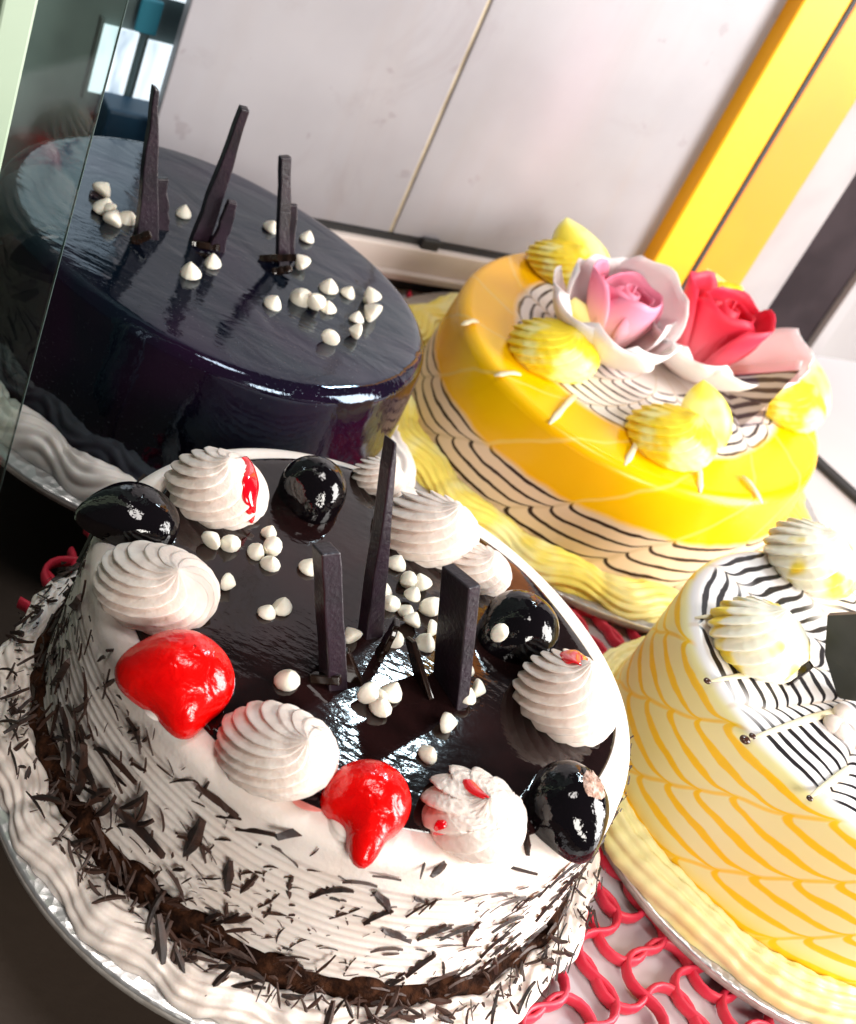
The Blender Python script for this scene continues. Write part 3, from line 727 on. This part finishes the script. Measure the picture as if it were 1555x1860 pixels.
cp = [(0.00001, hc + .0012)] + [(CRr * .0 + (CRr - .006) * i / 30, hc + .0012 - .0012 * (i / 30) ** 2) for i in range(1, 31)]
cp += arc((CRr - .006, hc - .006), .006, PI / 2, 0, 9)[1:] + [(CRr + (CRB - CRr) * i / 14, hc - .006 - (hc - .0063) * i / 14) for i in range(1, 15)]
obj('iced_body', lathe(cp, 200, CE), c_mat(), C)
obj('piped_border', border(.1245, .0120, .0080, .0002, 18, (-.03, .012), 25, 7, .30, 480, 1.1), M['border_yellow'], C)
ZC = CHt + .0004
# cream strokes over the rim
stroke_m = simple('cream_stroke', (0.84, 0.74, 0.50), .5)
for (a0, a1) in (((455, 610), (360, 605)),):
    pass
for (p0, p1) in (((945, 680), (898, 682)), ((1045, 718), (998, 770)), ((1160, 800), (1135, 845)), ((1268, 845), (1272, 895)), ((1350, 865), (1385, 915)), ((868, 584), (838, 590))):
    q0, q1 = at(*p0, ZC + .001), at(*p1, ZC - .001); mid = (q0 + q1) / 2 + Vector((0, 0, .0012))
    o = obj('cream_stroke', tube([q0, (q0 + mid) / 2 + Vector((0, 0, .0004)), mid, (mid + q1) / 2, q1], [.0012, .0016, .0013, .0017, .0006], 8, .4), stroke_m, C); o.location = -C.location
RY = [rosette_mesh('rosette_yellow_%d' % i, M['yellow_cream'], 16, 1.2, seed=20 + i, tip=(.30, -.15), Hh=1.25, depth=.10) for i in range(2)]
def pulled(parent, px, py, wpx, z, me, rz, tip_px, mat):
    o = rosette(parent, px, py, wpx, z, me, rz, (0, .15), None, .9)
    return o
for i, (px, py, wpx, rz, tl_) in enumerate(((1020, 470, 132, .4, .1), (1008, 622, 168, .2, .0), (1222, 780, 168, .1, .0), (1432, 722, 140, .5, .1), (1318, 535, 90, .8, .2))):
    rosette(C, px, py, wpx, ZC, RY[i % 2], rz, (0, tl_), None, .82)
def leaf_tip(px, py, tx, ty, wpx, z, mat):
    """pointed pulled-up flag of cream beside a rosette"""
    b = at(px, py, z); t = up_from(b, tx, ty); ax = t - b; s = CR * px_len(wpx, b) / 2; n_ = 8; V, Fc = [], []
    for i in range(n_ + 1):
        f = i / n_; wv_ = (math.sin(PI * (0.22 + .78 * f) ) ** .8) if f < 1 else 0.02
        c = b + ax * f
        for k in range(10):
            a = 2 * PI * k / 10; V.append(c + s * wv_ * math.cos(a) + Vector((CU.x, CU.y, 0)).normalized() * s.length * .55 * wv_ * math.sin(a))
    for i in range(n_):
        for k in range(10): Fc.append((i*10 + k, i*10 + (k+1) % 10, i*10 + 10 + (k+1) % 10, i*10 + 10 + k))
    Fc.append(tuple(range(n_*10, n_*10 + 10)))
    o = obj('cream_leaf', (V, Fc), mat, C); o.location = -C.location; return o
M['flag_yellow'] = two_tone('pale_yellow_leaf_cream', (0.92, 0.86, 0.34), (0.93, 0.80, 0.10), 50)
leaf_tip(1070, 508, 1030, 395, 104, ZC, M['flag_yellow']); leaf_tip(1068, 645, 1045, 540, 96, ZC, M['flag_yellow']); leaf_tip(1285, 802, 1278, 690, 96, ZC, M['flag_yellow'])
leaf_tip(1472, 748, 1442, 620, 92, ZC, M['flag_yellow']); leaf_tip(1330, 560, 1285, 488, 50, ZC, M['flag_yellow'])
# sugar roses
def petal_mat(name, a, b):
    t = NT(name); s = t.n('ShaderNodeSeparateXYZ'); t.link(t.n('ShaderNodeUVMap').outputs[0], s.inputs[0])
    t.set(Base_Color=t.mix(t.ramp(s.outputs[1], .1, .9), a, b), Roughness=.55, Subsurface_Weight=.2, Subsurface_Scale=.003, Subsurface_Radius=(1, .5, .5)); return t.m
P_red = petal_mat('red_sugar_petal', (0.80, 0.16, 0.20), (0.78, 0.020, 0.060)); P_pink = petal_mat('pink_sugar_petal', (0.86, 0.56, 0.58), (0.82, 0.24, 0.36)); P_white = petal_mat('white_sugar_petal', (0.88, 0.66, 0.64), (0.90, 0.84, 0.84))
def petal(wd, hh, cup, roll_, seed, wedge=.25):
    rr = random.Random(seed); V, Fc, UV = [], [], []; nu, nv = 10, 9
    for i in range(nv + 1):
        v = i / nv
        for j in range(nu + 1):
            u = j / nu * 2 - 1; ww = wd * (wedge + (1 - wedge) * math.sin(PI * min(1, .08 + v * .62))) * (1 - .25 * v ** 6)
            x = math.sin(u * cup) / cup * ww; y = -(1 - math.cos(u * cup)) / cup * ww
            edge_ = hh * (v - .10 * v * u * u) + .03 * hh * math.sin(u * 5 + seed) * v
            y += -roll_ * hh * v ** 3
            V.append((x, y, edge_)); UV.append((j / nu, v))
    for i in range(nv):
        for j in range(nu): a = i * (nu + 1) + j; Fc.append((a, a + 1, a + nu + 2, a + nu + 1))
    return V, Fc, UV
def rose(px, py, z, size, inner, outer, label, n_in, white_list):
    c = at(px, py, z); r = obj('sugar_rose', None or ([(0, 0, 0), (.0001, 0, 0), (0, .0001, 0)], [(0, 1, 2)]), inner, C, label=label)
    # heart of the rose: a tight rolled bud
    V, Fc, UV = [], [], []; n = 40
    for i in range(n + 1):
        a = i / n * 4.2 * PI; rr_ = size * (.05 + .25 * i / n)
        for j in range(6):
            f = j / 5; V.append((rr_ * (1 + .25 * math.sin(PI * f)) * math.cos(a), rr_ * (1 + .25 * math.sin(PI * f)) * math.sin(a), size * (.05 + 1.0 * f - .25 * i / n * f))); UV.append((i / n, f))
    for i in range(n):
        for j in range(5): a = i * 6 + j; Fc.append((a, a + 6, a + 7, a + 1))
    bpy.data.objects.remove(r, do_unlink=True)
    r = obj('sugar_rose', (V, Fc, UV), inner, C, label=label); place(r, c)
    r.modifiers.new('solid', 'SOLIDIFY').thickness = .0008
    for i in range(n_in):
        a = i * 2 * PI / n_in + .4 * (i % 3); o = obj('petal', petal(size * .66, size * (.92 + .1 * (i % 3)), 1.05, .10, i + int(px), .5), inner if i % 2 else outer, r)
        o.location = (size * .30 * math.cos(a), size * .30 * math.sin(a), size * .02); o.rotation_euler = (-.18 - .28 * (i % 3) / 2, .15 * (i % 2), a - PI / 2); o.modifiers.new('solid', 'SOLIDIFY').thickness = .0005
    for (ang, tilt, sz) in white_list:
        a = math.radians(ang); o = obj('petal', petal(size * .86 * sz, size * 1.50 * sz, .60, .26, int(ang) + 7, .45), P_white, r)
        o.location = (size * .36 * math.cos(a), size * .36 * math.sin(a), -.006); o.rotation_euler = (-tilt - .12, .12 * math.sin(ang), a - PI / 2); o.modifiers.new('solid', 'SOLIDIFY').thickness = .0005
    return r
rose(1095, 618, ZC + .007, .032, P_pink, P_pink, 'pale pink sugar rose with white petals', 5, ((160, .62, .80), (198, .90, .78), (236, 1.0, .80), (275, 1.02, .84), (315, .95, .80), (12, .6, .7), (58, .30, 1.0), (112, .45, .85)))
rose(1264, 655, ZC + .005, .037, P_red, P_red, 'red sugar rose with white petals', 6, ((200, .95, .66), (232, 1.02, .72), (266, 1.05, .72), (302, 1.05, .74), (340, 1.02, .82), (14, .98, .90)))
# striped chocolate shard
def stripe_mat():
    t = NT('striped_chocolate'); s = t.n('ShaderNodeSeparateXYZ'); t.link(t.n('ShaderNodeUVMap').outputs[0], s.inputs[0])
    q = t.math('FRACT', t.math('ADD', t.math('MULTIPLY', s.outputs[1], 5), t.math('MULTIPLY', t.noise(60, 2), .6)))
    t.set(Base_Color=t.mix(t.ramp(q, .40, .55), (0.045, 0.02, 0.03), (0.40, 0.33, 0.33)), Roughness=.35); return t.m
b = at(1345, 778, ZC); V = [b, up_from(b, 1290, 700), up_from(b, 1305, 684), up_from(b, 1452, 674), up_from(b, 1395, 735), at(1385, 772, ZC)]
n_ = Vector((b.x, b.y, 0)).normalized() * .0016
o = obj('chocolate_shard', ([v for v in V] + [v + n_ for v in V], [(0, 1, 2, 3, 4, 5), (11, 10, 9, 8, 7, 6)] + [(i, i + 6, (i+1) % 6 + 6, (i+1) % 6) for i in range(6)],
        [(0, 0), (0, .6), (.1, 1), (1, 1), (.6, .3), (.4, 0)] * 2), stripe_mat(), C, smooth=False, label='striped white and dark chocolate shard'); o.location = -C.location

# ================================================================== white and yellow feathered cake (front right)
DX, DY, DRr, DRB, DH, DBD, DE = 0.1901, 0.4069, 0.0857, 0.0870, 0.0778, 0.0985, (0.0518, 0.0082)
plate_board('cake_board', 'silver foil board under the feathered white and yellow cake', DX, DY, DBD)
D = thing('feathered_cake', 'white topped cake with yellow feathered lines round its side', 'cake', (DX, DY, .004))
hd = DH - .004
def d_mat():
    t = NT('white_and_yellow_feather_icing')
    line, stroke, f, Vv = web(t, 13.0, 30.0, 0.0036, 0.0094, 0.16, .35, 8.0)
    l2, s2, f2, _ = web(t, 13.0, 0.0, -0.004, 0.0058, 0.19, .1, 6.0)
    top = t.math('SUBTRACT', 1.0, t.ramp(t.math('ADD', Vv, t.math('MULTIPLY', t.math('SUBTRACT', t.noise(30, 2), .5), .006)), .0820, .0855))
    blk = t.math('MULTIPLY', l2, t.math('MULTIPLY', t.math('SUBTRACT', 1.0, t.ramp(Vv, .0795, .0815)), t.ramp(t.noise(18, 2), .28, .42)))
    white = t.mix(t.math('MULTIPLY', s2, .7), (0.84, 0.80, 0.79), (0.72, 0.58, 0.46))
    white = t.mix(blk, white, (0.014, 0.010, 0.012))
    side = t.mix(t.ramp(t.noise(12, 2), .3, .7), (0.85, 0.77, 0.34), (0.86, 0.81, 0.46))
    foot = t.ramp(Vv, .138, .150)
    side = t.mix(t.math('MAXIMUM', t.math('MULTIPLY', line, .95), t.math('MULTIPLY', stroke, .75)), side, (0.96, 0.58, 0.0))
    side = t.mix(t.math('MULTIPLY', foot, .9), side, (0.95, 0.52, 0.01))
    t.set(Base_Color=t.mix(top, side, white), Roughness=.32, Specular_IOR_Level=.35, Subsurface_Weight=.10, Subsurface_Scale=.002, Subsurface_Radius=(1, .9, .4))
    return t.m
dp_ = [(0.00001, hd + .001)] + [((DRr - .007) * i / 26, hd + .001 - .001 * (i / 26) ** 2) for i in range(1, 27)]
dp_ += arc((DRr - .007, hd - .007), .007, PI / 2, 0, 10)[1:] + [(DRr + (DRB - DRr) * i / 16, hd - .007 - (hd - .0073) * i / 16) for i in range(1, 17)]
obj('iced_body', lathe(dp_, 200, DE), d_mat(), D)
obj('piped_border', border(.0905, .0085, .0120, .0002, 7, (.03, .005), 35, 6, .16, 420, .6, .018), M['border_pale'], D)
ZD = DH + .0004
RP_ = [rosette_mesh('rosette_pale_%d' % i, M['pale_yellow'], 16, 0.9, seed=30 + i, tip=(.10, -.15), Hh=1.25, depth=.19) for i in range(2)]
rosette(D, 1480, 1000, 175, ZD, RP_[0], .3, (0, .05), 'white and yellow rosette at the back rim', .9)
rosette(D, 1385, 1150, 185, ZD, RP_[1], 1.5, (0, .05), 'white and yellow rosette nearest the black plaque', .9)
for (p0, p1) in (((1420, 1218), (1282, 1238)), ((1520, 1290), (1352, 1345)), ((1545, 1395), (1465, 1452)), ((1330, 1120), (1262, 1122))):
    q0, q1 = at(*p0, ZD + .0006), at(*p1, ZD - .0004); mid = (q0 + q1) / 2 + Vector((0, 0, .0005))
    o = obj('cream_stroke', tube([q0, (q0 + mid) / 2, mid, (mid + q1) / 2, q1], [.0012, .0016, .0013, .0010, .0004], 8, .28), stroke_m, D); o.location = -D.location
drop_m = simple('brown_gel', (0.05, 0.018, 0.010), .2)
for px, py, r in ((1284, 1238, .0014), (1352, 1345, .0019), (1366, 1338, .0013), (1470, 1451, .0012)):
    p = at(px, py, ZD - .0004); o = obj('gel_drop', blob(1, .8, (), 1, .1, 20, 8), drop_m, D); place(o, p, r)
black_plate = simple('dark_chocolate_plaque', (0.020, 0.022, 0.018), .35, (0.035, 0.038, 0.030), 40)
b = at(1520, 1262, ZD); q = [at(1522, 1268, ZD), up_from(b, 1498, 1190), up_from(b, 1503, 1118), up_from(b, 1620, 1112), up_from(b, 1640, 1290)]
n_ = Vector((b.x, b.y, 0)).normalized() * .003
o = obj('chocolate_plaque', (q + [v + n_ for v in q], [(0, 1, 2, 3, 4), (9, 8, 7, 6, 5)] + [(i, i + 5, (i+1) % 5 + 5, (i+1) % 5) for i in range(5)]), black_plate, D, smooth=False, label='dark chocolate plaque standing on the feathered cake'); o.location = -D.location
for i, (px, py) in enumerate(((1512, 1320), (1530, 1300), (1525, 1330))):
    p = at(px, py, ZD); o = obj('cream_drop', blob(1, .9, (), i, .1, 24, 10), M['cream'], D); place(o, p, .0042)
stick('chocolate_shard', D, (1430, 1240), (1475, 1205), ZD, .004, .001, .003, M['choc_gold'], .9, None, -.0004)
